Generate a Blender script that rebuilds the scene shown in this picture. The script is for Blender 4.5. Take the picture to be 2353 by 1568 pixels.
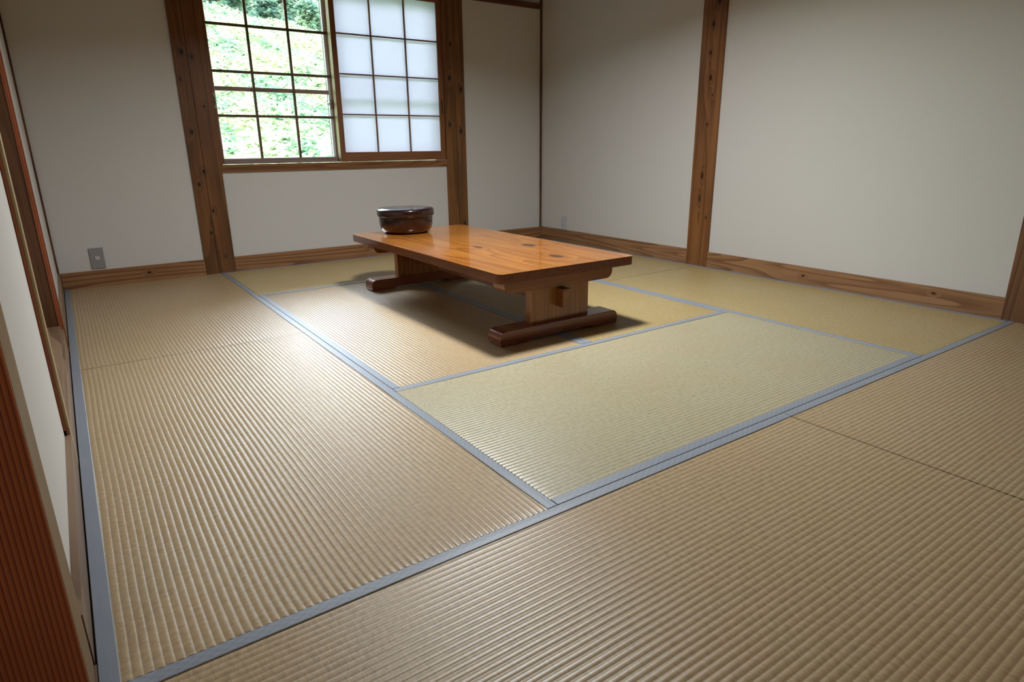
import bpy, bmesh, math, random
from mathutils import Vector, Matrix, noise

for o in list(bpy.data.objects):
    bpy.data.objects.remove(o)
S = bpy.context.scene
COL = S.collection
PI = math.pi

# ------------------------------------------------------------------ camera
cam_d = bpy.data.cameras.new('camera')
cam_d.sensor_width = 36.0
cam_d.lens = 1447.1 * 36.0 / 2353.0
cam_d.clip_start = 0.02
cam_d.clip_end = 300
cam = bpy.data.objects.new('camera', cam_d)
COL.objects.link(cam)
YAW, PITCH, ROLL = 0.607129, -0.300457, -0.010679
fw = Vector((math.sin(YAW) * math.cos(PITCH), math.cos(YAW) * math.cos(PITCH), math.sin(PITCH)))
rt = Vector((math.cos(YAW), -math.sin(YAW), 0))
up = rt.cross(fw)
r2 = rt * math.cos(ROLL) + up * math.sin(ROLL)
u2 = -rt * math.sin(ROLL) + up * math.cos(ROLL)
M = Matrix(((r2.x, u2.x, -fw.x), (r2.y, u2.y, -fw.y), (r2.z, u2.z, -fw.z))).to_4x4()
M.translation = Vector((0.0891, -4.5782, 0.8017))
cam.matrix_world = M
S.camera = cam

# ------------------------------------------------------------------ world, sun, lamp light, exposure
W = bpy.data.worlds.new('overcast_sky')
S.world = W
W.use_nodes = True
nt = W.node_tree
nt.nodes.clear()
wo = nt.nodes.new('ShaderNodeOutputWorld')
bg = nt.nodes.new('ShaderNodeBackground')
tc = nt.nodes.new('ShaderNodeTexCoord')
sep = nt.nodes.new('ShaderNodeSeparateXYZ')
rp = nt.nodes.new('ShaderNodeValToRGB')
rp.color_ramp.elements[0].position = 0.0
rp.color_ramp.elements[0].color = (0.42, 0.46, 0.54, 1)
rp.color_ramp.elements[1].position = 0.9
rp.color_ramp.elements[1].color = (1.12, 1.18, 1.38, 1)
nt.links.new(tc.outputs['Generated'], sep.inputs[0])
nt.links.new(sep.outputs['Z'], rp.inputs[0])
nt.links.new(rp.outputs[0], bg.inputs['Color'])
bg.inputs['Strength'].default_value = 16.0
nt.links.new(bg.outputs[0], wo.inputs[0])

sun_d = bpy.data.lights.new('sun', 'SUN')
sun_d.energy = 3.2
sun_d.angle = 0.06
sun_d.color = (1.0, 0.97, 0.88)
sun = bpy.data.objects.new('sun', sun_d)
sun.rotation_euler = Vector((0.25, 0.75, -0.95)).to_track_quat('-Z', 'Y').to_euler()
COL.objects.link(sun)

port_d = bpy.data.lights.new('window_portal', 'AREA')
port_d.shape = 'RECTANGLE'
port_d.size = 1.68
port_d.size_y = 1.16
port_d.cycles.is_portal = True
port = bpy.data.objects.new('window_portal', port_d)
port.location = (1.82, 0.20, 1.29)
port.rotation_euler = (-PI / 2, 0, 0)      # -Z faces the room (-Y)
COL.objects.link(port)

LAMP = Vector((1.75, -2.30, 2.02))
lamp_d = bpy.data.lights.new('lamp_light', 'AREA')
lamp_d.shape = 'DISK'
lamp_d.size = 0.30
lamp_d.energy = 28
lamp_d.spread = 2.7
lamp_d.color = (0.93, 0.97, 1.0)
lamp_l = bpy.data.objects.new('lamp_light', lamp_d)
COL.objects.link(lamp_l)

S.view_settings.view_transform = 'Standard'
S.view_settings.look = 'None'
S.view_settings.gamma = 1
S.view_settings.use_curve_mapping = False
S.view_settings.exposure = 0.86
S.cycles.use_denoising = True
S.cycles.max_bounces = 10
S.cycles.diffuse_bounces = 6
S.cycles.transparent_max_bounces = 12
S.cycles.sample_clamp_indirect = 6

# ------------------------------------------------------------------ helpers
def lin(c):
    return tuple((x / 255 / 12.92 if x / 255 <= .04045 else ((x / 255 + .055) / 1.055) ** 2.4) for x in c) + (1,)

class N:
    """tiny node helper"""
    def __init__(s, name):
        s.m = bpy.data.materials.new(name)
        s.m.use_nodes = True
        s.t = s.m.node_tree
        s.t.nodes.clear()
        s.out = s.t.nodes.new('ShaderNodeOutputMaterial')
    def n(s, kind, **kw):
        nd = s.t.nodes.new('ShaderNode' + kind)
        for k, v in kw.items():
            if k.startswith('i_'):
                nd.inputs[k[2:].replace('_', ' ')].default_value = v
            else:
                setattr(nd, k, v)
        return nd
    def l(s, a, b):
        s.t.links.new(a, b)
    def math(s, op, a, b=None, c=None, clamp=False):
        nd = s.n('Math', operation=op, use_clamp=clamp)
        for i, v in enumerate((a, b, c)):
            if v is None:
                continue
            if hasattr(v, 'links'):
                s.l(v, nd.inputs[i])
            else:
                nd.inputs[i].default_value = v
        return nd.outputs[0]
    def mix(s, fac, a, b, blend='MIX'):
        nd = s.n('Mix', data_type='RGBA', blend_type=blend)
        for i, v in ((0, fac), (6, a), (7, b)):
            if hasattr(v, 'links'):
                s.l(v, nd.inputs[i])
            else:
                nd.inputs[i].default_value = v
        return nd.outputs[2]
    def ramp(s, fac, stops):
        nd = s.n('ValToRGB')
        e = nd.color_ramp.elements
        e[0].position, e[0].color = stops[0]
        e[1].position, e[1].color = stops[-1]
        for p, c in stops[1:-1]:
            k = e.new(p)
            k.color = c
        s.l(fac, nd.inputs[0])
        return nd.outputs[0]
    def maprange(s, v, a, b, c=0.0, d=1.0):
        nd = s.n('MapRange')
        nd.interpolation_type = 'SMOOTHSTEP'
        s.l(v, nd.inputs[0])
        for i, x in enumerate((a, b, c, d)):
            nd.inputs[i + 1].default_value = x
        return nd.outputs[0]

def plain(name, col, rough=0.5, spec=0.5, metallic=0.0, bump=0.0, bscale=200, coat=0.0):
    k = N(name)
    p = k.n('BsdfPrincipled')
    tcn = k.n('TexCoord')
    no = k.n('TexNoise')
    no.inputs['Scale'].default_value = bscale
    k.l(tcn.outputs['Object'], no.inputs['Vector'])
    c = k.mix(k.maprange(no.outputs[0], .3, .7), tuple(x * .94 for x in col[:3]) + (1,), tuple(min(1, x * 1.05) for x in col[:3]) + (1,))
    k.l(c, p.inputs['Base Color'])
    p.inputs['Roughness'].default_value = rough
    p.inputs['Specular IOR Level'].default_value = spec
    p.inputs['Metallic'].default_value = metallic
    p.inputs['Coat Weight'].default_value = coat
    p.inputs['Coat Roughness'].default_value = 0.04
    if bump:
        b = k.n('Bump')
        b.inputs['Strength'].default_value = bump
        b.inputs['Distance'].default_value = 0.002
        k.l(no.outputs[0], b.inputs['Height'])
        k.l(b.outputs[0], p.inputs['Normal'])
    k.l(p.outputs[0], k.out.inputs[0])
    return k.m

def wood(name, dark, light, axis=2, cross=(1, 1, 1), ring=7.0, fine=70.0, along=0.06, rough=0.5, coat=0.0,
         bump=0.15, knots=(), flat=None, ringw=0.55, seed=0.0, spec=0.4, knot_col=(22, 12, 8), dist=5.0, straight=False):
    """grain runs along axis; flat = axis ignored when placing knots; knots = (x,y,z,r[,stretch])"""
    k = N(name)
    tcn = k.n('TexCoord')
    P = tcn.outputs['Object']
    p = k.n('BsdfPrincipled')
    mp = k.n('Mapping')
    sc = [1.0, 1.0, 1.0]
    sc[axis] = along
    mp.inputs['Scale'].default_value = sc
    mp.inputs['Location'].default_value = (seed, seed * .7, seed * .3)
    k.l(P, mp.inputs[0])
    # knots pull the grain around them
    kn_fac = None
    halo = None
    for kk in knots:
        x, y, z, r = kk[:4]
        st = kk[4] if len(kk) > 4 else 1.6
        sub = k.n('VectorMath', operation='SUBTRACT')
        k.l(P, sub.inputs[0])
        sub.inputs[1].default_value = (x, y, z)
        mul = k.n('VectorMath', operation='MULTIPLY')
        v = [1.0, 1.0, 1.0]
        v[axis] = 1.0 / st
        if flat is not None:
            v[flat] = 0.0
        mul.inputs[1].default_value = v
        k.l(sub.outputs[0], mul.inputs[0])
        le = k.n('VectorMath', operation='LENGTH')
        k.l(mul.outputs[0], le.inputs[0])
        f = k.maprange(le.outputs['Value'], r * 0.85, r * 1.3, 1.0, 0.0)
        h = k.maprange(le.outputs['Value'], r, r * 4.0, 1.0, 0.0)
        kn_fac = f if kn_fac is None else k.math('MAXIMUM', kn_fac, f)
        halo = h if halo is None else k.math('MAXIMUM', halo, h)
    n1 = k.n('TexNoise')
    n1.inputs['Scale'].default_value = fine
    n1.inputs['Detail'].default_value = 5
    n1.inputs['Roughness'].default_value = 0.6
    k.l(mp.outputs[0], n1.inputs['Vector'])
    n2 = k.n('TexNoise')
    n2.inputs['Scale'].default_value = 2.2 if straight else 4.0
    n2.inputs['Detail'].default_value = 2
    k.l(mp.outputs[0], n2.inputs['Vector'])
    base = n2.outputs[0]
    if halo is not None:
        base = k.math('ADD', base, k.math('MULTIPLY', halo, 0.10))
    w = k.math('MULTIPLY', base, ring * dist)
    if straight:
        sp = k.n('SeparateXYZ')
        k.l(P, sp.inputs[0])
        ca = [a for a in range(3) if a != axis]
        s_ = k.math('ADD', sp.outputs[ca[0]], sp.outputs[ca[1]])
        w = k.math('ADD', k.math('MULTIPLY', s_, ring * 12.0), k.math('MULTIPLY', base, 3.0))
    fr = k.math('FRACT', w)
    ringv = k.ramp(fr, [(0.0, (1, 1, 1, 1)), (0.55, (.62, .62, .62, 1)), (0.86, (.12, .12, .12, 1)), (0.95, (0, 0, 0, 1)), (1.0, (1, 1, 1, 1))])
    comb = k.mix(ringw, n1.outputs[0], ringv)
    col = k.mix(k.maprange(comb, .1, .85), lin(dark), lin(light))
    n3 = k.n('TexNoise')
    n3.inputs['Scale'].default_value = 3.0
    k.l(P, n3.inputs['Vector'])
    col = k.mix(k.maprange(n3.outputs[0], .3, .75, 0, .35), col, lin(dark))
    if kn_fac is not None:
        col = k.mix(k.math('MULTIPLY', halo, 0.25), col, lin(dark))
        col = k.mix(k.math('MULTIPLY', kn_fac, 0.95), col, lin(knot_col))
    k.l(col, p.inputs['Base Color'])
    p.inputs['Roughness'].default_value = rough
    p.inputs['Specular IOR Level'].default_value = spec
    p.inputs['Coat Weight'].default_value = coat
    p.inputs['Coat Roughness'].default_value = 0.045
    if bump:
        b = k.n('Bump')
        b.inputs['Strength'].default_value = bump
        b.inputs['Distance'].default_value = 0.0015
        k.l(comb, b.inputs['Height'])
        k.l(b.outputs[0], p.inputs['Normal'])
    k.l(p.outputs[0], k.out.inputs[0])
    return k.m

def link(name, me, mat=None, parent=None):
    o = bpy.data.objects.new(name, me)
    COL.objects.link(o)
    if mat is not None and not me.materials:
        me.materials.append(mat)
    if parent is not None:
        o.parent = parent
    return o

def bm_obj(name, bm, mat, parent=None, smooth=False, bevel=0.0, seg=2):
    if bevel:
        es = [e for e in bm.edges if len(e.link_faces) == 2 and e.calc_face_angle(0) > 0.6]
        bmesh.ops.bevel(bm, geom=es, offset=bevel, segments=seg, profile=0.5, affect='EDGES')
    bmesh.ops.recalc_face_normals(bm, faces=bm.faces)
    me = bpy.data.meshes.new(name)
    bm.to_mesh(me)
    bm.free()
    if smooth:
        me.shade_smooth()
        try:
            me.set_sharp_from_angle(angle=math.radians(38))
        except Exception:
            pass
    return link(name, me, mat, parent)

def bx(bm, x0, x1, y0, y1, z0, z1):
    vs = [bm.verts.new((x, y, z)) for x in (x0, x1) for y in (y0, y1) for z in (z0, z1)]
    for f in ((0, 1, 3, 2), (4, 6, 7, 5), (0, 4, 5, 1), (2, 3, 7, 6), (0, 2, 6, 4), (1, 5, 7, 3)):
        bm.faces.new([vs[i] for i in f])

def box(name, b, mat, parent=None, bevel=0.0, seg=2):
    bm = bmesh.new()
    bx(bm, *b)
    return bm_obj(name, bm, mat, parent, smooth=bevel > 0, bevel=bevel, seg=seg)

def boxes(name, bs, mat, parent=None, bevel=0.0):
    bm = bmesh.new()
    for b in bs:
        bx(bm, *b)
    return bm_obj(name, bm, mat, parent, smooth=bevel > 0, bevel=bevel)

def prism(name, pts, a0, a1, axis, mat, parent=None, bevel=0.0, seg=3):
    """outline pts in the plane normal to axis, extruded from a0 to a1"""
    bm = bmesh.new()
    def mk(p, a):
        if axis == 1:
            return (p[0], a, p[1])
        if axis == 2:
            return (p[0], p[1], a)
        return (a, p[0], p[1])
    A = [bm.verts.new(mk(p, a0)) for p in pts]
    B = [bm.verts.new(mk(p, a1)) for p in pts]
    bm.faces.new(A)
    bm.faces.new(B[::-1])
    n = len(pts)
    for i in range(n):
        bm.faces.new((A[i], B[i], B[(i + 1) % n], A[(i + 1) % n]))
    return bm_obj(name, bm, mat, parent, smooth=True, bevel=bevel, seg=seg)

def empty(name, loc=(0, 0, 0)):
    o = bpy.data.objects.new(name, None)
    o.location = loc
    o.empty_display_size = 0.1
    COL.objects.link(o)
    return o

def tag(o, label, cat, group=None, kind=None):
    o['label'] = label
    o['category'] = cat
    if group:
        o['group'] = group
    if kind:
        o['kind'] = kind
    return o

def arc(cx, cy, r, a0, a1, n=6):
    return [(cx + r * math.cos(math.radians(a0 + (a1 - a0) * i / n)), cy + r * math.sin(math.radians(a0 + (a1 - a0) * i / n))) for i in range(n + 1)]

# ------------------------------------------------------------------ materials
def wall_mat(name, col):
    k = N(name)
    p = k.n('BsdfPrincipled')
    tcn = k.n('TexCoord')
    a = k.n('TexNoise')
    a.inputs['Scale'].default_value = 260
    a.inputs['Detail'].default_value = 3
    k.l(tcn.outputs['Object'], a.inputs['Vector'])
    b = k.n('TexNoise')
    b.inputs['Scale'].default_value = 1.6
    k.l(tcn.outputs['Object'], b.inputs['Vector'])
    v = k.n('TexVoronoi')
    v.inputs['Scale'].default_value = 45
    k.l(tcn.outputs['Object'], v.inputs['Vector'])
    speck = k.maprange(v.outputs['Distance'], .03, .07, .82, 1.0)
    c = k.mix(k.maprange(a.outputs[0], .3, .7), tuple(x * .95 for x in col[:3]) + (1,), col)
    c = k.mix(k.maprange(b.outputs[0], .3, .7, 0, .10), c, tuple(x * .9 for x in col[:3]) + (1,))
    sp = k.n('CombineColor')
    for i in range(3):
        k.l(speck, sp.inputs[i])
    c = k.mix(1.0, c, sp.outputs[0], 'MULTIPLY')
    k.l(c, p.inputs['Base Color'])
    p.inputs['Roughness'].default_value = 0.8
    p.inputs['Specular IOR Level'].default_value = 0.25
    bu = k.n('Bump')
    bu.inputs['Strength'].default_value = 0.25
    bu.inputs['Distance'].default_value = 0.001
    k.l(a.outputs[0], bu.inputs['Height'])
    k.l(bu.outputs[0], p.inputs['Normal'])
    k.l(p.outputs[0], k.out.inputs[0])
    return k.m

def goza(name, light, dark):
    k = N(name)
    p = k.n('BsdfPrincipled')
    uv = k.n('UVMap')
    mp = k.n('Mapping')
    mp.inputs['Scale'].default_value = (900, 25, 1)
    k.l(uv.outputs[0], mp.inputs[0])
    a = k.n('TexNoise')
    a.inputs['Scale'].default_value = 1.0
    a.inputs['Detail'].default_value = 2
    k.l(mp.outputs[0], a.inputs['Vector'])
    mp2 = k.n('Mapping')
    mp2.inputs['Scale'].default_value = (110, 60, 1)
    k.l(uv.outputs[0], mp2.inputs[0])
    b = k.n('TexNoise')
    b.inputs['Scale'].default_value = 1.0
    b.inputs['Detail'].default_value = 3
    k.l(mp2.outputs[0], b.inputs['Vector'])
    c3 = k.n('TexNoise')
    c3.inputs['Scale'].default_value = 4.0
    k.l(uv.outputs[0], c3.inputs['Vector'])
    # a sharp valley line between ribs is thread-dark
    sp = k.n('SeparateXYZ')
    k.l(uv.outputs[0], sp.inputs[0])
    fr = k.math('FRACT', k.math('DIVIDE', sp.outputs[1], 0.015))
    d = k.math('ABSOLUTE', k.math('SUBTRACT', fr, 0.5))
    val = k.maprange(d, .42, .5, 0.0, 0.30)
    col = k.mix(k.maprange(a.outputs[0], .25, .75), lin(dark), lin(light))
    col = k.mix(k.maprange(b.outputs[0], .35, .75, 0, .55), col, lin(tuple(x * 0.84 for x in dark)))
    col = k.mix(k.maprange(c3.outputs[0], .3, .7, 0, .22), col, lin((dark[0] + 6, dark[1] - 8, dark[2] - 12)))
    col = k.mix(val, col, lin(tuple(x * 0.5 for x in dark)))
    k.l(col, p.inputs['Base Color'])
    p.inputs['Roughness'].default_value = 0.36
    p.inputs['Specular IOR Level'].default_value = 0.62
    bu = k.n('Bump')
    bu.inputs['Strength'].default_value = 0.5
    bu.inputs['Distance'].default_value = 0.0004
    k.l(a.outputs[0], bu.inputs['Height'])
    k.l(bu.outputs[0], p.inputs['Normal'])
    k.l(p.outputs[0], k.out.inputs[0])
    return k.m

def band_mat(name, pattern=True):
    k = N(name)
    p = k.n('BsdfPrincipled')
    uv = k.n('UVMap')
    sp = k.n('SeparateXYZ')
    k.l(uv.outputs[0], sp.inputs[0])
    u, v = sp.outputs[0], sp.outputs[1]
    base = (122, 132, 150)
    n = k.n('TexNoise')
    n.inputs['Scale'].default_value = 900
    k.l(uv.outputs[0], n.inputs['Vector'])
    n2 = k.n('TexNoise')
    n2.inputs['Scale'].default_value = 12
    k.l(uv.outputs[0], n2.inputs['Vector'])
    col = k.mix(k.maprange(n.outputs[0], .3, .7), lin((122, 127, 136)), lin((140, 146, 154)))
    col = k.mix(k.maprange(n2.outputs[0], .4, .7, 0, .2), col, lin((118, 120, 135)))
    if pattern:
        def diag(s, per, w, off=0.0):
            t = k.math('ADD', k.math('MULTIPLY', u, 1.0), k.math('MULTIPLY', v, s))
            f = k.math('FRACT', k.math('ADD', k.math('DIVIDE', t, per), off + 100))
            d_ = k.math('ABSOLUTE', k.math('SUBTRACT', f, .5))
            return k.maprange(d_, 0.0, w, 1.0, 0.0)
        ln = k.math('MAXIMUM', diag(1.6, .024, .045), diag(-1.6, .024, .045))
        ln = k.math('MAXIMUM', ln, k.math('MAXIMUM', diag(1.6, .024, .035, .25), diag(-1.6, .024, .035, .25)))
        col = k.mix(k.math('MULTIPLY', ln, .6), col, lin((176, 186, 196)))
    k.l(col, p.inputs['Base Color'])
    p.inputs['Roughness'].default_value = 0.42
    p.inputs['Specular IOR Level'].default_value = 0.75
    bu = k.n('Bump')
    bu.inputs['Strength'].default_value = 0.4
    bu.inputs['Distance'].default_value = 0.0003
    k.l(n.outputs[0], bu.inputs['Height'])
    k.l(bu.outputs[0], p.inputs['Normal'])
    k.l(p.outputs[0], k.out.inputs[0])
    return k.m

def glass_mat(name):
    k = N(name)
    tr = k.n('BsdfTransparent')
    tr.inputs[0].default_value = (.93, .97, .95, 1)
    gl = k.n('BsdfGlossy')
    gl.inputs['Roughness'].default_value = 0.02
    fr = k.n('Fresnel')
    fr.inputs[0].default_value = 1.45
    mx = k.n('MixShader')
    k.l(fr.outputs[0], mx.inputs[0])
    k.l(tr.outputs[0], mx.inputs[1])
    k.l(gl.outputs[0], mx.inputs[2])
    k.l(mx.outputs[0], k.out.inputs[0])
    return k.m

def paper_mat(name, t=0.75):
    k = N(name)
    tcn = k.n('TexCoord')
    n = k.n('TexNoise')
    n.inputs['Scale'].default_value = 120
    n.inputs['Detail'].default_value = 4
    k.l(tcn.outputs['Object'], n.inputs['Vector'])
    col = k.mix(n.outputs[0], (.57, .55, .63, 1), (.62, .60, .68, 1))
    a = k.n('BsdfTranslucent')
    b = k.n('BsdfDiffuse')
    k.l(col, a.inputs[0])
    k.l(col, b.inputs[0])
    mx = k.n('MixShader')
    mx.inputs[0].default_value = t
    k.l(b.outputs[0], mx.inputs[1])
    k.l(a.outputs[0], mx.inputs[2])
    k.l(mx.outputs[0], k.out.inputs[0])
    return k.m

M_wall = wall_mat('cream_wallpaper', lin((215, 212, 206)))
M_ceil = wood('ceiling_boards_wood', (70, 48, 30), (98, 70, 46), axis=1, rough=.6, ring=4)
KL = [(.841, 0, 1.37, .010), (.895, 0, 1.345, .007), (.811, 0, 1.214, .006), (.924, 0, 1.059, .006), (.83, 0, .906, .009),
      (.866, 0, .664, .008), (.828, 0, .585, .008), (.889, 0, .415, .007), (.857, 0, .272, .006), (.922, 0, .11, .005)]
M_postL = wood('cedar_post_left', (80, 50, 26), (132, 86, 46), axis=2, knots=KL, flat=1, ring=3, rough=.42, fine=50, dist=3, seed=3.1, ringw=.3)
KR = [(2.704, 0, 1.308, .010), (2.802, 0, 1.23, .011), (2.694, 0, .967, .008), (2.793, 0, .918, .010), (2.798, 0, .193, .008), (2.72, 0, 1.55, .006)]
M_postM = wood('cedar_post_window', (86, 54, 26), (140, 94, 50), axis=2, knots=KR, flat=1, ring=3, rough=.42, fine=50, dist=3, seed=5.7, ringw=.3)
KP = [(3.6, -1.761, 1.513, .008), (3.6, -1.754, 1.35, .008), (3.6, -1.770, 1.203, .010), (3.6, -1.794, 1.097, .005), (3.6, -1.794, 1.639, .010),
      (3.6, -1.754, .452, .006, 4), (3.6, -1.821, .331, .005), (3.6, -1.762, .60, .007, 3), (3.6, -1.768, .923, .006)]
M_postR = wood('cedar_post_right', (92, 56, 26), (146, 96, 52), axis=2, knots=KP, flat=0, ring=4, rough=.45, fine=45, dist=4, seed=1.3, ringw=.45)
M_postN = wood('cedar_post_corner', (84, 54, 32), (130, 90, 58), axis=2, ring=4, rough=.45, fine=45, dist=4, seed=8.3, ringw=.45)
M_red = wood('red_cedar_post', (150, 78, 50), (226, 136, 92), axis=2, ring=12.5, rough=.4, fine=40, straight=True, bump=.5, ringw=.7, seed=2.2, spec=.45)
M_tan = wood('pale_cedar_side', (112, 88, 58), (146, 120, 82), axis=2, rough=.55, fine=60, ringw=.2)
M_base = wood('cedar_baseboard', (112, 74, 46), (166, 120, 80), axis=0, ring=5, along=.05, rough=.42, fine=70, ringw=.6, seed=4.4, dist=3.5,
              knots=[(.46, 0, .055, .006, 2), (1.95, 0, .07, .006, 2)], flat=1)
M_baseR = wood('cedar_baseboard_right', (118, 80, 52), (170, 128, 90), axis=1, ring=8, along=.05, rough=.4, fine=70, ringw=.45, seed=6.1, dist=4,
               knots=[(3.6, -2.55, .05, .005, 2), (3.6, -3.25, .07, .005, 2)], flat=0)
M_baseL = wood('cedar_baseboard_left', (104, 80, 60), (146, 118, 92), axis=1, ring=5, along=.05, rough=.45, fine=70, ringw=.5, seed=7.7, dist=3)
M_trimw = wood('brown_trim_wood', (74, 42, 24), (112, 70, 42), axis=2, rough=.45, fine=60)
M_trimx = wood('brown_rail_wood', (74, 42, 28), (112, 68, 44), axis=0, rough=.45, fine=60)
M_sill = wood('sill_wood', (104, 64, 34), (150, 100, 58), axis=0, rough=.4, fine=60, knots=[(2.625, 0, .665, .006, 1.4), (1.972, 0, .659, .004, 1.4), (1.52, 0, .69, .010, 3)], flat=1)
M_frame = wood('window_frame_wood', (100, 66, 42), (140, 98, 64), axis=2, rough=.45, fine=60, ringw=.3)
M_jamb = wood('alcove_jamb_wood', (74, 44, 24), (106, 68, 38), axis=2, rough=.5, fine=60, ringw=.25, ring=3)
M_casing = wood('casing_red_wood', (100, 46, 24), (164, 90, 52), axis=2, rough=.5, fine=60, straight=True, ring=10, ringw=.7, bump=.4)
M_stile = wood('shoji_stile_wood', (112, 68, 38), (146, 96, 58), axis=2, rough=.5, fine=80, ringw=.2)
M_stile2 = wood('pale_daylit_stile_wood', (150, 128, 92), (186, 164, 124), axis=2, rough=.5, fine=80, ringw=.2)  # pale tone stands in for outside light on the stile ends
M_rail = wood('shoji_rail_wood', (112, 68, 38), (146, 96, 58), axis=0, rough=.5, fine=80, ringw=.2)
M_kum = wood('lattice_wood', (110, 76, 52), (140, 104, 74), axis=2, rough=.5, fine=80, ringw=.2)
M_kumd = wood('weathered_lattice_wood', (84, 66, 48), (112, 90, 68), axis=2, rough=.55, fine=80, ringw=.2)
M_grey = wood('weathered_sash_wood', (112, 94, 86), (168, 146, 134), axis=0, rough=.5, fine=60, ringw=.5)
M_alu = plain('light_whitened_aluminium', lin((226, 226, 230)), .4, .5, .0)  # whitened to stand in for outside light reflecting off the stiles
M_alud = plain('dark_rubber_seal', lin((40, 42, 40)), .6)
M_glass = glass_mat('window_glass')
M_paper = paper_mat('shoji_paper', .8)
M_plate = plain('grey_socket_plate', lin((158, 158, 160)), .22, .6, .25)
M_white = plain('white_plastic', lin((196, 196, 200)), .35)
M_hole = plain('dark_slot', lin((110, 110, 112)), .6)
M_brass = plain('aged_brass', lin((168, 164, 96)), .35, .5, .3)
M_black = plain('black_metal', lin((22, 22, 22)), .45)
M_steel = plain('chrome', lin((190, 190, 195)), .15, .5, 1.0)
M_band = band_mat('patterned_edge_cloth')
M_band0 = band_mat('plain_edge_cloth', False)
M_goz = [goza('tatami_straw_warm', (192, 167, 130), (168, 144, 106)), goza('tatami_straw_green', (190, 180, 150), (168, 158, 124)),
         goza('tatami_straw_gold', (190, 168, 120), (162, 140, 92))]
M_core = plain('tatami_core', lin((120, 100, 70)), .8)
TK = [(-.054, .112 - .0, 0, .011, 2.0), (.183, -.228 + .0, 0, .017, 1.6), (.084, -.571, 0, .014, 1.8)]
M_top = wood('lacquered_table_top_wood', (146, 80, 24), (196, 126, 50), axis=1, ring=3.2, along=.10, fine=38, rough=.24, coat=.75, bump=.03,
             knots=[(-.055, -.112, .3, .016, 2.2), (.181, -.218, .3, .026, 1.7), (.082, -.561, .3, .021, 2.0)], flat=2, ringw=.35, seed=1.9, dist=3.0, knot_col=(66, 36, 16), spec=.5)
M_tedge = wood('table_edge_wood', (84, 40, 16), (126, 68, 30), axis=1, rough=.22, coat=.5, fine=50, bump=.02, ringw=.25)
M_tleg = wood('table_panel_wood', (118, 68, 30), (170, 110, 54), axis=2, rough=.28, coat=.3, fine=60, ringw=.35, bump=.05)
M_tcleat = wood('table_cleat_wood', (106, 58, 24), (150, 92, 42), axis=0, rough=.28, coat=.3, fine=60, ringw=.35, bump=.05)
M_tfoot = wood('table_foot_wood', (98, 46, 28), (142, 78, 48), axis=0, rough=.25, coat=.5, fine=50, ringw=.3, bump=.04)
M_hall = wood('hall_floor_wood', (96, 62, 36), (140, 98, 60), axis=0, rough=.4)

# ------------------------------------------------------------------ room shell
R = 'structure'
def st(o, label, cat):
    return tag(o, label, cat, kind=R)

CH = 2.45
st(box('floor', (-1.4, 3.9, -5.6, .16, -.12, -.057), M_hall), 'wooden subfloor under the straw mats', 'floor')
bm = bmesh.new()
bx(bm, -1.4, 3.9, -5.6, .16, CH + .012, CH + .1)
for i in range(13):
    bx(bm, -1.4 + i * .41, -1.4 + i * .41 + .40, -5.6, .16, CH, CH + .012)
st(bm_obj('ceiling', bm, M_ceil), 'brown boarded wooden ceiling above the room', 'ceiling')
WX0, WX1, WZ0, WZ1 = .975, 2.665, .700, 1.875
st(boxes('wall_back', [(-.14, WX0, .012, .16, -.057, CH), (WX1, 3.75, .012, .16, -.057, CH), (WX0, WX1, .012, .16, -.057, .66), (WX0, WX1, .012, .16, 1.92, CH)], M_wall),
   'cream papered wall with the window in it', 'wall')
st(box('wall_right', (3.612, 3.75, -5.6, .012, -.057, CH), M_wall), 'long cream papered wall on the right', 'wall')
st(boxes('wall_left', [(-.135, -.015, -1.43, .012, -.057, CH), (-.135, -.015, -3.507, -2.70, -.057, CH), (-.135, -.015, -2.70, -1.43, 1.90, CH), (-.135, -.015, -2.70, -1.43, -.057, .095),
                       (-.135, -.015, -5.6, -3.64, 2.0, CH)], M_wall), 'cream papered wall on the left with a recessed opening', 'wall')
st(box('wall_near', (-1.4, 3.75, -5.7, -5.6, -.12, CH + .1), M_hall), 'wood panelled wall behind the viewer', 'wall')
st(box('wall_hall', (-1.5, -1.4, -5.6, .16, -.12, CH + .1), M_wall), 'wall of the hallway beyond the entrance', 'wall')
st(box('wall_hall', (-1.4, -.135, .06, .16, -.057, CH), M_wall), 'end wall of the hallway beyond the entrance', 'wall')

# baseboards
bb = [(0, .792), (.977, 2.658), (2.838, 3.600)]
st(boxes('baseboard_back', [(a, b, 0, .012, -.02, .100) for a, b in bb], M_base, bevel=.0015), 'brown cedar baseboard under the window wall', 'baseboard')
st(boxes('baseboard_right', [(3.600, 3.612, -1.674, 0, -.02, .103), (3.600, 3.612, -3.548, -1.852, -.02, .103)], M_baseR, bevel=.0015), 'brown cedar baseboard along the right wall', 'baseboard')
st(boxes('baseboard_left', [(-.0148, -.002, -3.507, 0, -.02, .098)], M_baseL, bevel=.002), 'pale brown cedar baseboard along the left wall', 'baseboard')

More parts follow.
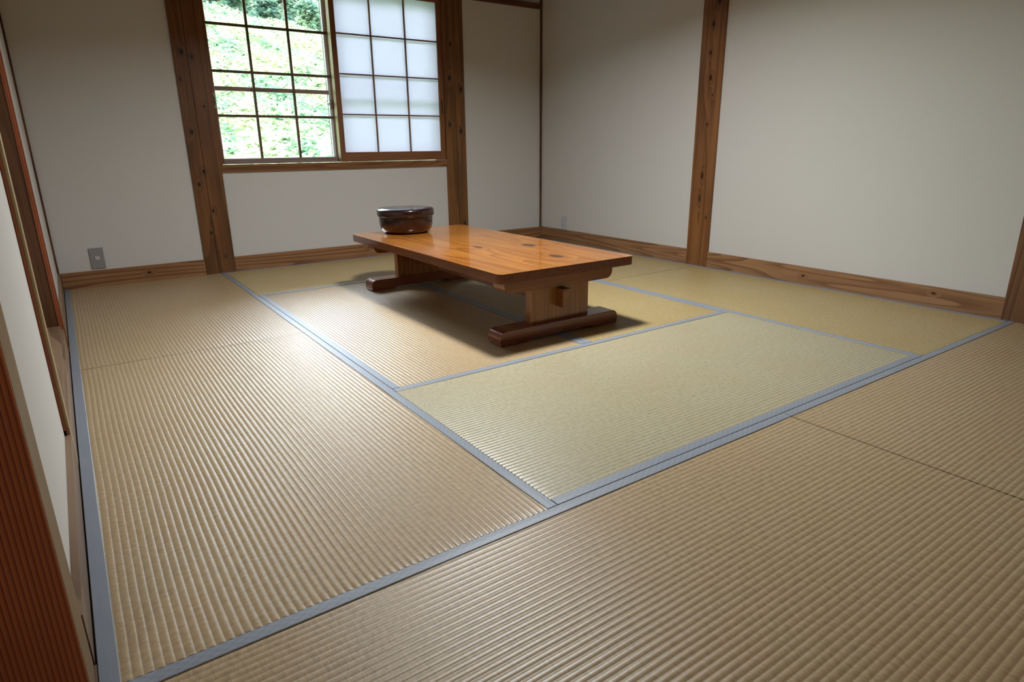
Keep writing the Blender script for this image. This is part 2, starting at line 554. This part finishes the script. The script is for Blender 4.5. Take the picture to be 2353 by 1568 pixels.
# posts with a drying crack
def post(name, s0, s1, front, back, axis, g0, mat, label, z1=CH, seed=0, crack_from=0.0):
    """axis 0: face looks along -Y, runs in x; axis 1: face looks along -X, runs in y"""
    bm = bmesh.new()
    nz = 40
    rings = []
    d = 1 if back > front else -1
    for i in range(nz + 1):
        z = -.04 + (z1 + .04) * i / nz
        g = g0 + .006 * noise.noise(Vector((seed, z * 1.3, 0))) + .0015 * noise.noise(Vector((seed, z * 9, 3)))
        w = .0014 if z > crack_from else .0003
        dp = .012 if z > crack_from else .0006
        rr = .003
        prof = [(s0, back), (s0, front + d * rr), (s0 + rr, front), (g - w, front), (g, front + d * dp), (g + w, front), (s1 - rr, front), (s1, front + d * rr), (s1, back)]
        rings.append([bm.verts.new((a, b, z) if axis == 0 else (b, a, z)) for a, b in prof])
    m = len(rings[0])
    for i in range(nz):
        for j in range(m):
            bm.faces.new((rings[i][j], rings[i][(j + 1) % m], rings[i + 1][(j + 1) % m], rings[i + 1][j]))
    bm.faces.new(rings[0])
    bm.faces.new(rings[-1][::-1])
    o = bm_obj(name, bm, mat, smooth=False)
    st(o, label, 'post')
    return o
post('trim_1', .792, .977, -.004, .13, 0, .872, M_postL, 'knotty brown cedar post left of the window', seed=1)
post('trim_2', 2.658, 2.838, -.004, .13, 0, 2.752, M_postM, 'knotty brown cedar post right of the window', seed=2)
post('trim_3', -1.852, -1.674, 3.596, 3.70, 1, -1.762, M_postR, 'cracked brown cedar post in the middle of the right wall', seed=3, crack_from=.62)
post('trim_4', -3.728, -3.548, 3.596, 3.70, 1, -3.64, M_postN, 'brown cedar post at the near end of the right wall', seed=4)

# corner strips and rail
st(box('trim_5', (3.594, 3.606, -.001, .012, .100, CH), M_trimw, bevel=.001), 'thin brown strip in the far right corner', 'trim')
st(box('trim_6', (-.0149, -.005, -.002, .0118, .098, CH), M_trimw, bevel=.001), 'thin brown strip in the far left corner', 'trim')
st(boxes('trim_7', [(2.838, 3.594, -.010, .012, 1.874, 1.912)], M_trimx, bevel=.001), 'brown horizontal rail high on the wall right of the window', 'trim')

# left wall: recessed opening with its casings
st(boxes('trim_8', [(-.13, -.0005, -1.462, -1.43, .112, 1.9)], M_jamb, bevel=.001), 'wide dark brown jamb at the far side of the recessed opening', 'trim')
st(boxes('trim_9', [(-.0148, .001, -1.465, -1.44, .002, 1.9)], M_casing, bevel=.001), 'thin reddish edge strip on the far side of the recess', 'trim')
st(boxes('trim_10', [(-.13, -.010, -2.70, -1.462, .095, .112)], M_baseL, bevel=.001), 'pale wooden threshold of the recessed opening', 'trim')
bm = bmesh.new()
bx(bm, -.0200, -.0085, -2.700, -2.695, .002, 1.94)
o = bm_obj('trim_11', bm, M_casing)
st(o, 'reddish ridged casing at the near side of the recess', 'trim')
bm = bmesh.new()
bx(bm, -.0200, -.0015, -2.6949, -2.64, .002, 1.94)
o2 = bm_obj('casing_edge', bm, M_stile2, parent=o)  # edge strip coloured paler than the casing
o2['label'] = 'pale edge strip'
st(boxes('trim_12', [(-.13, -.0005, -2.70, -1.43, 1.9, 1.94)], M_jamb), 'brown lintel over the recessed opening', 'trim')
d1 = st(empty('door_1', (-.11, -2.08, .112)), 'sliding door panel closing the back of the recess', 'door')
box('door_panel', (-.01, .008, -.615, .615, .03, 1.76), M_wall, d1)
boxes('door_frame', [(-.012, .012, -.617, .617, 0, .03), (-.012, .012, -.617, .617, 1.76, 1.787), (-.012, .012, -.617, -.59, .03, 1.76), (-.012, .012, .59, .617, .03, 1.76)], M_jamb, d1)

# near left post by the entrance
pn = st(box('trim_13', (-.22, -.0045, -3.621, -3.6165, -.05, 2.0), M_red), 'red cedar entrance post with vertical ridged grain nearest the viewer', 'post')
po = box('post_side', (-.1349, -.004, -3.6160, -3.507, -.05, 2.0), M_tan, pn)
po['label'] = 'pale tan side face'
st(box('trim_17', (-.0038, -.0001, -3.70, -3.5072, -.057, -.001), M_baseL), 'narrow wooden strip between the entrance post and the mats', 'trim')
st(box('trim_14', (-.13, -.004, -5.6, -3.5071, 2.0, 2.05), M_red), 'red cedar lintel over the entrance', 'trim')

# ------------------------------------------------------------------ window
w1 = st(empty('window_1', (1.82, .06, .70)), 'wooden framed sliding window in the far wall', 'window')
def wl(b):
    return (b[0] - 1.82, b[1] - 1.82, b[2] - .06, b[3] - .06, b[4] - .70, b[5] - .70)
box('window_sill', wl((.9772, 2.6578, -.002, .17, .655, .7)), M_sill, w1, bevel=.0015)
box('window_head', wl((.9772, 2.6578, 0, .17, 1.875, 1.92)), M_trimx, w1, bevel=.001)
boxes('window_jamb', [wl((.9772, .992, .02, .17, .7, 1.875)), wl((2.645, 2.6578, .045, .17, .7, 1.875))], M_frame, w1)
box('sill_rail', wl((.985, 2.655, -.0015, .004, .7, .7035)), M_steel, w1)['label'] = 'thin shiny metal rail'
# outside cladding reveal
def grid_screen(name, x0, x1, y0, y1, z0, z1, px, pz, m_st, m_ra, m_k, kw, stw, rb, rtp, paper, label, cat, group=None, front_k=True):
    e = empty(name, ((x0 + x1) / 2, (y0 + y1) / 2, z0))
    ex, ey, ez = e.location
    L = lambda b: (b[0] - ex, b[1] - ex, b[2] - ey, b[3] - ey, b[4] - ez, b[5] - ez)
    for nm, a, b in (('stile', x0, x0 + stw), ('stile', x1 - stw, x1)):
        box(nm, L((a, b, y0, y1, z0, z1)), m_st, e, bevel=.0008)
    box('bottom_rail', L((x0 + stw, x1 - stw, y0, y1, z0, z0 + rb)), m_ra, e, bevel=.0008)
    box('top_rail', L((x0 + stw, x1 - stw, y0, y1, z1 - rtp, z1)), m_ra, e, bevel=.0008)
    ya, yb = (y0 + .002, y0 + .013) if front_k else (y0 + .006, y0 + .02)
    for x in px:
        box('lattice_bar', L((x - kw / 2, x + kw / 2, ya, yb, z0 + rb, z1 - rtp)), m_k, e)
    for z in pz:
        box('lattice_bar', L((x0 + stw, x1 - stw, ya + .0005, yb - .0005, z - kw / 2, z + kw / 2)), m_k, e)
    if paper:
        box('paper_sheet', L((x0 + stw - .003, x1 - stw + .003, yb + .0002, yb + .0008, z0 + rb - .003, z1 - rtp + .003)), paper, e)
    tag(e, label, cat, group)
    return e
ZH = (1.0295, 1.298, 1.558)
s1 = grid_screen('shoji_screen', 1.792, 2.656, .010, .038, .704, 1.868, (2.087, 2.354), ZH, M_stile, M_rail, M_kum, .009, .038, .066, .042, M_paper,
                 'white paper shoji screen closed over the right half of window', 'screen')
hd = box('finger_pull', (0, .010, -.0005, .004, 0, .105), M_black, s1)
hd.location = (2.632 - s1.location.x, .0098 - s1.location.y, 1.046 - s1.location.z)
hd['label'] = 'small black recessed pull'
s2 = grid_screen('shoji_screen', 1.794, 2.644, .044, .070, .704, 1.868, (2.087, 2.354), ZH, M_stile2, M_rail, M_kum, .009, .030, .055, .042, None,
                 'second shoji frame stacked hidden behind the paper screen, its edge coloured pale for daylight', 'screen')
s3 = grid_screen('lattice_screen', .992, 1.815, .078, .100, .704, 1.868, (1.262, 1.524), (1.010, 1.282, 1.560), M_stile, M_grey, M_kumd, .0165, .022, .036, .04, None,
                 'open wooden lattice without paper over the left half of window', 'screen')
bl = boxes('latch_plate', [(-.008, .008, -.0015, .0005, 0, .095)], M_brass, s3)
bl.location = (1.004 - s3.location.x, .077 - s3.location.y, 1.055 - s3.location.z)
bl['label'] = 'brass latch plate'
bq = box('latch_slot', (-.004, .004, -.001, .001, .02, .075), M_black, bl)
bq.location = (0, -.0012, 0)

def alu(name, x0, x1, y0, y1, label):
    e = empty(name, ((x0 + x1) / 2, (y0 + y1) / 2, .705))
    ex, ey, ez = e.location
    L = lambda b: (b[0] - ex, b[1] - ex, b[2] - ey, b[3] - ey, b[4] - ez, b[5] - ez)
    for a, b in ((x0, x0 + .03), (x1 - .03, x1)):
        box('stile', L((a, b, y0, y1, .705, 1.87)), M_alu, e, bevel=.001)
    box('bottom_rail', L((x0 + .03, x1 - .03, y0, y1, .705, .74)), M_grey, e)
    box('top_rail', L((x0 + .03, x1 - .03, y0, y1, 1.84, 1.87)), M_grey, e)
    box('mid_rail', L((x0 + .03, x1 - .03, y0 + .002, y1 - .002, 1.166, 1.192)), M_grey, e)
    box('glazing_seal', L((x1 - .034, x1 - .0301, y1 - .008, y1 - .001, .741, 1.839)), M_alud, e)
    box('glass_pane', L((x0 + .03, x1 - .03, (y0 + y1) / 2 - .0015, (y0 + y1) / 2 + .0015, .74, 1.84)), M_glass, e)
    return tag(e, label, 'window sash')
a1 = alu('aluminium_sash', .9925, 1.806, .106, .136, 'left aluminium glass sash behind the open lattice, with crescent lock')
a2 = alu('aluminium_sash', 1.790, 2.6445, .139, .161, 'right aluminium glass sash hidden behind the paper shoji')
# crescent lock
bm = bmesh.new()
bx(bm, -.008, .008, -.004, .0, -.03, .03)
bx(bm, -.004, .004, -.014, -.004, -.008, .008)
for i in range(7):
    a = math.radians(-70 + i * 24)
    x, z = -.016 * math.cos(a) + .004, .020 * math.sin(a)
    bx(bm, x - .003, x + .003, -.016, -.010, z - .005, z + .005)
bx(bm, -.03, -.004, -.016, -.011, -.003, .003)
lk = bm_obj('crescent_lock', bm, M_steel, a1, smooth=True, bevel=.001)
lk.location = (1.782 - a1.location.x, .1055 - a1.location.y, 1.10 - a1.location.z)
lk['label'] = 'chrome crescent lock'

# ------------------------------------------------------------------ tatami mats
def mat_mesh(Lg, Wd, seed):
    """straw top with real ribs; local x = long way, y = across; top at z=0"""
    pitch, k = .015, 8
    g = .0016
    w0, w1_ = g, Wd - g
    nrib = int(round((w1_ - w0) / pitch))
    p = (w1_ - w0) / nrib
    nu = 30
    verts, faces, uvs = [], [], []
    us = [g + (Lg - 2 * g) * (i / nu) for i in range(nu + 1)]
    us = [g, g + .004, g + .03] + us[1:-1] + [Lg - g - .03, Lg - g - .004, Lg - g]
    us = sorted(set(us))
    for u in us:
        ed = min(u - g, Lg - g - u)
        for j in range(nrib * k + 1):
            t = j / k
            v = w0 + t * p
            fade = min(1, min(v - w0, w1_ - v) / .03)
            dv = (.0026 * noise.noise(Vector((u * 2.2 + seed, v * 1.1, seed))) + .0007 * noise.noise(Vector((u * 11, v * 7, seed)))) * fade
            dv += .004 * math.exp(-ed / .06) * fade * math.sin(v * 5 + seed)
            h = abs(math.sin(PI * t))
            z = -.0015 * (1 - h ** .8)
            if ed < .001:
                z -= .0005
            verts.append((u, v + dv, z))
    nv = nrib * k + 1
    for i in range(len(us) - 1):
        for j in range(nrib * k):
            faces.append((i * nv + j, (i + 1) * nv + j, (i + 1) * nv + j + 1, i * nv + j + 1))
    b = len(verts)
    # skirt
    for (x, y) in ((g, g), (Lg - g, g), (Lg - g, Wd - g), (g, Wd - g)):
        verts.append((x, y, -.0026))
        verts.append((x, y, -.055))
    for i in range(4):
        j = (i + 1) % 4
        faces.append((b + 2 * i, b + 2 * i + 1, b + 2 * j + 1, b + 2 * j))
    faces.append((b + 1, b + 7, b + 5, b + 3))
    me = bpy.data.meshes.new('straw_top')
    me.from_pydata(verts, [], faces)
    uvl = me.uv_layers.new(name='UVMap')
    nrv = nv
    for lp in me.loops:
        vi = lp.vertex_index
        x, y, z = verts[vi]
        if vi < b:
            y = (vi % nrv) / k * .015
        uvl.data[lp.index].uv = (x + seed * 3.3, y)
    me.shade_smooth()
    for f in me.polygons[-5:]:
        f.use_smooth = False
    return me

def band_mesh(Lg, wd, seed):
    g = .0008
    verts, faces = [], []
    prof = [(g, -.054), (g, .0002), (g + .0012, .0013), (wd * .5, .0016), (wd - .0012, .0014), (wd, .0006), (wd, -.0024)]
    nu = 24
    for i in range(nu + 1):
        u = g + (Lg - 2 * g) * i / nu
        for j, (v, z) in enumerate(prof):
            dv = .0010 * noise.noise(Vector((u * 3 + seed, j > 3, seed))) if j > 2 else 0
            verts.append((u, v + dv, z))
    m = len(prof)
    for i in range(nu):
        for j in range(m - 1):
            faces.append((i * m + j, (i + 1) * m + j, (i + 1) * m + j + 1, i * m + j + 1))
    faces.append(tuple(range(m)))
    faces.append(tuple(reversed([nu * m + j for j in range(m)])))
    me = bpy.data.meshes.new('edge_band')
    me.from_pydata(verts, [], faces)
    uvl = me.uv_layers.new(name='UVMap')
    for lp in me.loops:
        x, y, z = verts[lp.vertex_index]
        uvl.data[lp.index].uv = (x + seed, y)
    return me

def tatami(x0, y0, x1, y1, label, mi, seed, plain_first=False):
    """long side runs along the longer of dx, dy; (x0,y0) min corner"""
    dx, dy = x1 - x0, y1 - y0
    e = empty('tatami_mat', (x0, y0, 0))
    if dx >= dy:
        Lg, Wd = dx, dy
        e.rotation_euler = (0, 0, 0)
    else:
        Lg, Wd = dy, dx
        e.location = (x1, y0, 0)
        e.rotation_euler = (0, 0, PI / 2)   # local x -> world y, local y -> world -x
    link('straw_top', mat_mesh(Lg, Wd, seed), M_goz[mi], e)
    b1 = link('edge_band', band_mesh(Lg, .030, seed), M_band, e)
    b2 = link('edge_band', band_mesh(Lg, .030, seed + 1), M_band0 if plain_first else M_band, e)
    b2.location = (Lg, Wd, 0)
    b2.rotation_euler = (0, 0, PI)
    if plain_first:
        b2['label'] = 'plain blue grey edge band along the wall'
    return tag(e, label, 'mat', 'tatami mats on the floor')
X1, X2, X3, X4 = .9095, 1.8045, 2.7140, 3.6
Y1, Y2, Y3, Y4, Y5 = -.886, -1.772, -2.667, -3.578, -4.478
tatami(0, Y2, X1, 0, 'straw tatami mat in the far left corner below the left outlet', 0, 1.0, True)
tatami(0, Y4, X1, Y2, 'long straw tatami mat along the left wall nearest the viewer', 0, 2.0, True)
tatami(X1, Y1, X3, 0, 'straw tatami mat directly under the window, behind the table', 2, 3.0)
tatami(X1, Y3, X2, Y1, 'straw tatami mat under the left side of the table', 0, 4.0)
tatami(X2, Y3, X3, Y1, 'straw tatami mat under the right side of the table', 2, 5.0)
tatami(X1, Y4, X3, Y3, 'pale straw tatami mat lying crosswise in front of the table', 1, 6.0)
tatami(X3, Y2, X4, 0, 'straw tatami mat in the far right corner by the right outlet', 2, 7.0)
tatami(X3, Y4, X4, Y2, 'golden straw tatami mat along the right wall', 2, 8.0)
tatami(0, Y5, X2, Y4, 'straw tatami mat at the bottom centre, nearest the viewer', 0, 9.0)
tatami(X2, Y5, X4, Y4, 'straw tatami mat at the bottom right, shaded', 0, 10.0)
st(box('trim_15', (-.01, 3.6, -4.53, -4.479, -.057, 0), M_baseR), 'wooden border strip at the edge of the mats', 'trim')
st(box('trim_16', (-.01, 3.6, -5.6, -4.531, -.057, -.005), M_hall), 'wooden floor boards behind the mats', 'trim')

# ------------------------------------------------------------------ low table
TX, TY = 1.802, -1.79
tb = tag(empty('low_table', (TX, TY, .0008)), 'low orange-brown lacquered wooden table with knots on trestle feet', 'table')
HX, HY = .3695, .775
r = .028
out = arc(HX - r, HY - r, r, 0, 90, 5) + arc(-HX + r, HY - r, r, 90, 180, 5) + arc(-HX + r, -HY + r, r, 180, 270, 5) + arc(HX - r, -HY + r, r, 270, 360, 5)
me_top = prism('table_top', out, .2815, .320, 2, M_top, tb, bevel=.0045, seg=3)
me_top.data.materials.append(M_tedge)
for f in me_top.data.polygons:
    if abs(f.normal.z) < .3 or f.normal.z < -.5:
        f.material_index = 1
def foot(yc):
    w = .330
    pts = [(-w, .012)] + [(-w + .004, .002), (-w + .010, 0), (-.205, 0), (-.185, .004), (-.172, .012), (.172, .012), (.185, .004), (.205, 0), (w - .010, 0), (w - .004, .002), (w, .012)]
    pts += arc(w - .030, .063 - .030, .030, 0, 90, 6) + arc(-w + .030, .063 - .030, .030, 90, 180, 6)
    return prism('foot', pts, yc - .048, yc + .048, 1, M_tfoot, tb, bevel=.003)
def cleat(yc):
    w = .300
    pts = [(-w, .281), (-w, .250)] + arc(-w + .034, .2175 + .034, .034, 180, 270, 6)[1:] + arc(w - .034, .2175 + .034, .034, 270, 360, 6) + [(w, .281)]
    return prism('cleat', pts, yc - .042, yc + .042, 1, M_tcleat, tb, bevel=.002)
for s in (-1, 1):
    foot(s * .667)
    cleat(s * .662)
    box('leg_panel', (-.150, .172, s * .665 - .020, s * .665 + .020, .0632, .2174), M_tleg, tb, bevel=.0015)
box('stretcher', (-.012, .034, -.730, .730, .126, .206), M_tcleat, tb, bevel=.003)

# ------------------------------------------------------------------ lidded lacquer bowl
def lathe(name, prof, mat, parent, n=72):
    bm = bmesh.new()
    rings = []
    for rr, z in prof:
        if rr < 1e-6:
            rings.append([bm.verts.new((0, 0, z))])
        else:
            rings.append([bm.verts.new((rr * math.cos(2 * PI * i / n), rr * math.sin(2 * PI * i / n), z)) for i in range(n)])
    for a, b in zip(rings, rings[1:]):
        for i in range(n):
            j = (i + 1) % n
            if len(a) == 1:
                bm.faces.new((a[0], b[i], b[j]))
            elif len(b) == 1:
                bm.faces.new((a[i], a[j], b[0]))
            else:
                bm.faces.new((a[i], a[j], b[j], b[i]))
    return bm_obj(name, bm, mat, parent, smooth=True)
def lacquer(name, c1, c2, z0, z1):
    k = N(name)
    p = k.n('BsdfPrincipled')
    tcn = k.n('TexCoord')
    sp = k.n('SeparateXYZ')
    k.l(tcn.outputs['Object'], sp.inputs[0])
    n = k.n('TexNoise')
    n.inputs['Scale'].default_value = 6
    k.l(tcn.outputs['Object'], n.inputs['Vector'])
    f = k.maprange(k.math('ADD', sp.outputs[2], k.math('MULTIPLY', n.outputs[0], .03)), z0, z1)
    k.l(k.mix(f, lin(c1), lin(c2)), p.inputs['Base Color'])
    p.inputs['Roughness'].default_value = .3
    p.inputs['Specular IOR Level'].default_value = .2
    p.inputs['Coat Weight'].default_value = .8
    p.inputs['Coat Roughness'].default_value = .035
    k.l(p.outputs[0], k.out.inputs[0])
    return k.m
M_lac = lacquer('reddish_brown_lacquer', (64, 20, 11), (30, 13, 11), .02, .10)
M_lid = lacquer('dark_brown_lacquer', (40, 17, 13), (36, 16, 13), 0, .1)
bw = tag(empty('lidded_bowl', (1.728, -1.135, .3205)), 'dark brown glossy lacquered round bowl with flat lid on the table', 'bowl')
lathe('bowl_body', [(0, 0), (.118, 0), (.124, .002), (.128, .005), (.139, .013), (.149, .026), (.154, .045), (.156, .07), (.157, .098), (.157, .112), (0, .112)], M_lac, bw)
lathe('lid', [(.1575, .0995), (.161, .0985), (.1645, .101), (.166, .106), (.1665, .122), (.165, .133), (.160, .1395), (.152, .1425), (.1475, .1418), (.1455, .1405), (.1435, .1425), (.138, .1440), (.09, .1455), (0, .146)], M_lid, bw)

# ------------------------------------------------------------------ wall sockets
o = tag(empty('socket_plate', (.2, .011, .172)), 'grey wall plate above the baseboard in the far left corner', 'outlet')
box('cover_plate', (-.036, .036, -.008, .0005, -.060, .063), M_plate, o, bevel=.003, seg=3)
m_ = box('socket_insert', (-.012, .012, -.011, -.0078, -.008, .014), M_white, o, bevel=.001)
o = tag(empty('socket_plate', (3.611, -.318, .163)), 'pale grey wall outlet on the right wall near the corner', 'outlet')
box('cover_plate', (-.007, .0005, -.036, .036, -.058, .058), M_white, o, bevel=.0025, seg=3)
m_ = box('socket_insert', (-.010, -.0068, -.012, .012, -.034, .034), M_white, o, bevel=.001)
for dz in (-.018, .018):
    for dy in (-.004, .004):
        h_ = box('slot', (-.0108, -.0099, dy - .001, dy + .001, dz - .005, dz + .005), M_hole, m_)

# ------------------------------------------------------------------ ceiling lamp (above the frame)
lp = tag(empty('pendant_lamp', (LAMP.x, LAMP.y, CH)), 'pendant ceiling lamp hanging over the table', 'lamp')
M_shade = plain('lamp_shade', lin((225, 222, 210)), .5)
zz = LAMP.z - CH
lathe('lamp_shade', [(.03, zz + .13), (.20, zz + .07), (.235, zz - .005), (.231, zz - .005), (.196, zz + .064), (.03, zz + .124)], M_shade, lp, 48)
lathe('cord', [(.004, 0), (.004, zz + .13)], M_black, lp, 12)
lathe('canopy', [(0, 0), (.05, 0), (.05, -.02), (0, -.03)], M_shade, lp, 32)
lamp_l.location = (0, 0, zz + .002)
lamp_l.parent = lp

hl = tag(empty('post_fill_lamp', (-.62, -4.75, CH)), 'added round fill lamp out of view in the hallway, brightening the entrance post', 'lamp')  # unseen lamp added to brighten the near face of the red post
lathe('lamp_shade', [(0, 0), (.05, 0), (.14, -.02), (.16, -.05), (.155, -.05), (.135, -.024), (.05, -.01), (0, -.01)], M_shade, hl, 40)
hd_ = bpy.data.lights.new('post_fill_light', 'AREA')
hd_.shape = 'DISK'
hd_.size = .24
hd_.energy = 3.2
hd_.color = (1, .93, .85)
ho = bpy.data.objects.new('post_fill_light', hd_)
COL.objects.link(ho)
ho.parent = hl
ho.location = (0, 0, -.052)

# ------------------------------------------------------------------ hillside outside
rng = random.Random(7)
def hz(x, y):
    """ground height outdoors"""
    crest = 5.7 - .17 * (x - 3.5)
    base = -.5
    t = max(0.0, min(1.0, (y - 3.0) / 18.0))
    h = base + (crest - base) * (t ** .92)
    if y > 21:
        h = crest - (y - 21) * .25 + max(0, y - 25) * .75
    return h + .35 * noise.noise(Vector((x * .35, y * .35, 0))) * min(1, max(0, (y - 1) / 4)) + .12 * noise.noise(Vector((x * 1.3, y * 1.3, 5))) * min(1, max(0, (y - 1) / 4))
k = N('bright_hill_grass')
p = k.n('BsdfPrincipled')
tcn = k.n('TexCoord')
n = k.n('TexNoise')
n.inputs['Scale'].default_value = 3
n.inputs['Detail'].default_value = 6
k.l(tcn.outputs['Object'], n.inputs['Vector'])
k.l(k.mix(k.maprange(n.outputs[0], .35, .65), lin((74, 104, 68)), lin((122, 136, 92))), p.inputs['Base Color'])
p.inputs['Roughness'].default_value = .8
k.l(p.outputs[0], k.out.inputs[0])
M_hill = k.m
def leaf_mat(name, a, b, sc):
    k = N(name)
    n = k.n('TexNoise')
    n.inputs['Scale'].default_value = sc
    n.inputs['Detail'].default_value = 3
    tcn = k.n('TexCoord')
    k.l(tcn.outputs['Object'], n.inputs['Vector'])
    c = k.mix(k.maprange(n.outputs[0], .35, .65), lin(a), lin(b))
    d = k.n('BsdfDiffuse')
    t = k.n('BsdfTranslucent')
    k.l(c, d.inputs[0])
    k.l(c, t.inputs[0])
    mx = k.n('MixShader')
    mx.inputs[0].default_value = .35
    k.l(d.outputs[0], mx.inputs[1])
    k.l(t.outputs[0], mx.inputs[2])
    k.l(mx.outputs[0], k.out.inputs[0])
    return k.m
M_leafg = leaf_mat('sunlit_undergrowth_leaves', (82, 114, 88), (134, 142, 102), .9)
M_tree = leaf_mat('dark_tree_leaves', (62, 88, 78), (110, 130, 104), 1.2)
M_tree2 = leaf_mat('mid_tree_leaves', (78, 106, 90), (128, 148, 116), 1.2)
M_bark = plain('tree_bark', lin((96, 80, 72)), .8)

nx, ny = 90, 110
verts, faces = [], []
for j in range(ny + 1):
    y = .35 + 59 * (j / ny) ** 1.35
    for i in range(nx + 1):
        x = -22 + 62 * i / nx
        verts.append((x, y, hz(x, y)))
for j in range(ny):
    for i in range(nx):
        a = j * (nx + 1) + i
        faces.append((a, a + 1, a + nx + 2, a + nx + 1))
me = bpy.data.meshes.new('hillside')
me.from_pydata(verts, [], faces)
me.shade_smooth()
st(link('hillside', me, M_hill), 'bright green hillside rising outside the window', 'hill')

def leaf_cloud(pts, size, rng):
    """each point gets a small bent leaf blade"""
    V, F = [], []
    for (x, y, z) in pts:
        a = rng.uniform(0, 2 * PI)
        s = size * rng.uniform(.6, 1.4)
        t = rng.uniform(-.5, 1.0)
        d = Vector((math.cos(a), math.sin(a), t)).normalized() * s
        q = Vector((-math.sin(a), math.cos(a), rng.uniform(-.5, .5))).normalized() * s * .32
        b = len(V)
        P = Vector((x, y, z))
        V += [P, P + d * .5 + q, P + d + Vector((0, 0, -s * .15)), P + d * .5 - q]
        F.append((b, b + 1, b + 2, b + 3))
    return V, F
pts = []
for i in range(34000):
    y = 5 + 17.5 * rng.random() ** .8
    c = .28 * (y + 4.58)
    x = rng.uniform(.13 * (y + 4.58) - .6, .46 * (y + 4.58) + .6)
    cl = noise.noise(Vector((x * 1.1, y * 1.1, 9)))
    pts.append((x, y, hz(x, y) + rng.random() * (.16 + .35 * max(0, cl))))
V, F = leaf_cloud(pts, .13, rng)
me = bpy.data.meshes.new('undergrowth')
me.from_pydata(V, [], F)
tag(link('undergrowth', me, M_leafg), 'sunlit leafy undergrowth covering the hillside outside', 'undergrowth', kind='stuff')

def tree(x, y, h, rr, mat, label, seed):
    rg = random.Random(seed)
    z0 = hz(x, y)
    e = empty('tree', (x, y, z0))
    bm = bmesh.new()
    prev = None
    for i in range(7):
        t = i / 6
        rad = .16 * (1 - .8 * t)
        cx, cy = .15 * math.sin(t * 3 + seed), .12 * math.cos(t * 2 + seed)
        ring = [bm.verts.new((cx + rad * math.cos(a * PI / 4), cy + rad * math.sin(a * PI / 4), -.2 + (h * .85 + .2) * t)) for a in range(8)]
        if prev:
            for a in range(8):
                bm.faces.new((prev[a], prev[(a + 1) % 8], ring[(a + 1) % 8], ring[a]))
        prev = ring
    bm.faces.new(prev)
    bm_obj('trunk', bm, M_bark, e, smooth=True)
    blobs = []
    for i in range(16):
        t = rg.random()
        a = rg.uniform(0, 2 * PI)
        q = rr * (1.05 - .7 * t) * rg.uniform(.3, 1)
        blobs.append((q * math.cos(a), q * math.sin(a), h * (.22 + .75 * t), rr * rg.uniform(.35, .6)))
    pts = []
    for i in range(3800):
        bxx = blobs[rg.randrange(len(blobs))]
        v = Vector((rg.gauss(0, 1), rg.gauss(0, 1), rg.gauss(0, 1))).normalized() * bxx[3] * rg.uniform(.75, 1.05)
        pts.append((bxx[0] + v.x, bxx[1] + v.y, bxx[2] + v.z * .75))
    V, F = leaf_cloud(pts, .26, rg)
    me = bpy.data.meshes.new('foliage')
    me.from_pydata(V, [], F)
    link('foliage', me, mat, e)
    tag(e, label, 'tree', 'trees on the slope outside')
TREES = [  # slope from camera, y, height, crown radius, kind, label
    (.235, 23.0, 2.4, .62, 1, 'small pale green tree at the crest, leftmost in the window'),
    (.290, 24.6, 2.7, .66, 0, 'dark green tree just above the bright crest, left of the middle lattice bar'),
    (.345, 23.0, 2.3, .62, 1, 'low pale green tree at the crest, nearest the right edge of the open window'),
    (.400, 24.6, 2.8, .66, 0, 'dark green tree on the crest hidden by the stacked screens'),
    (.225, 29.5, 5.2, 1.05, 0, 'tall dark tree behind the leftmost crest tree'),
    (.310, 30.5, 5.6, 1.10, 1, 'tall mid green tree in the middle of the wooded slope'),
    (.390, 29.5, 5.2, 1.05, 0, 'tall dark tree behind the low pale one at the right'),
    (.268, 36.0, 6.4, 1.30, 1, 'far mid green tree between the tall left and middle trees'),
    (.350, 37.0, 6.6, 1.35, 0, 'far dark tree right of the tall middle tree'),
    (.225, 43.0, 7.2, 1.50, 0, 'farthest dark tree high on the slope at the left'),
    (.305, 44.5, 7.2, 1.50, 1, 'farthest mid green tree high on the slope in the middle'),
    (.390, 43.0, 7.2, 1.50, 0, 'farthest dark tree high on the slope at the right'),
]
for i, (sl, y, h, rr, kd, lb) in enumerate(TREES):
    tree(.09 + sl * (y + 4.58), y, h, rr, (M_tree, M_tree2)[kd], lb, 100 + i)
# scrub between the trees
pts = []
for i in range(26000):
    y = rng.uniform(23, 46)
    x = .09 + rng.uniform(.15, .46) * (y + 4.58)
    pts.append((x, y, hz(x, y) + rng.random() * 1.1))
V, F = leaf_cloud(pts, .3, rng)
me = bpy.data.meshes.new('scrub')
me.from_pydata(V, [], F)
tag(link('scrub', me, M_tree), 'dark green scrub filling the wooded slope between the trees outside', 'undergrowth', kind='stuff')
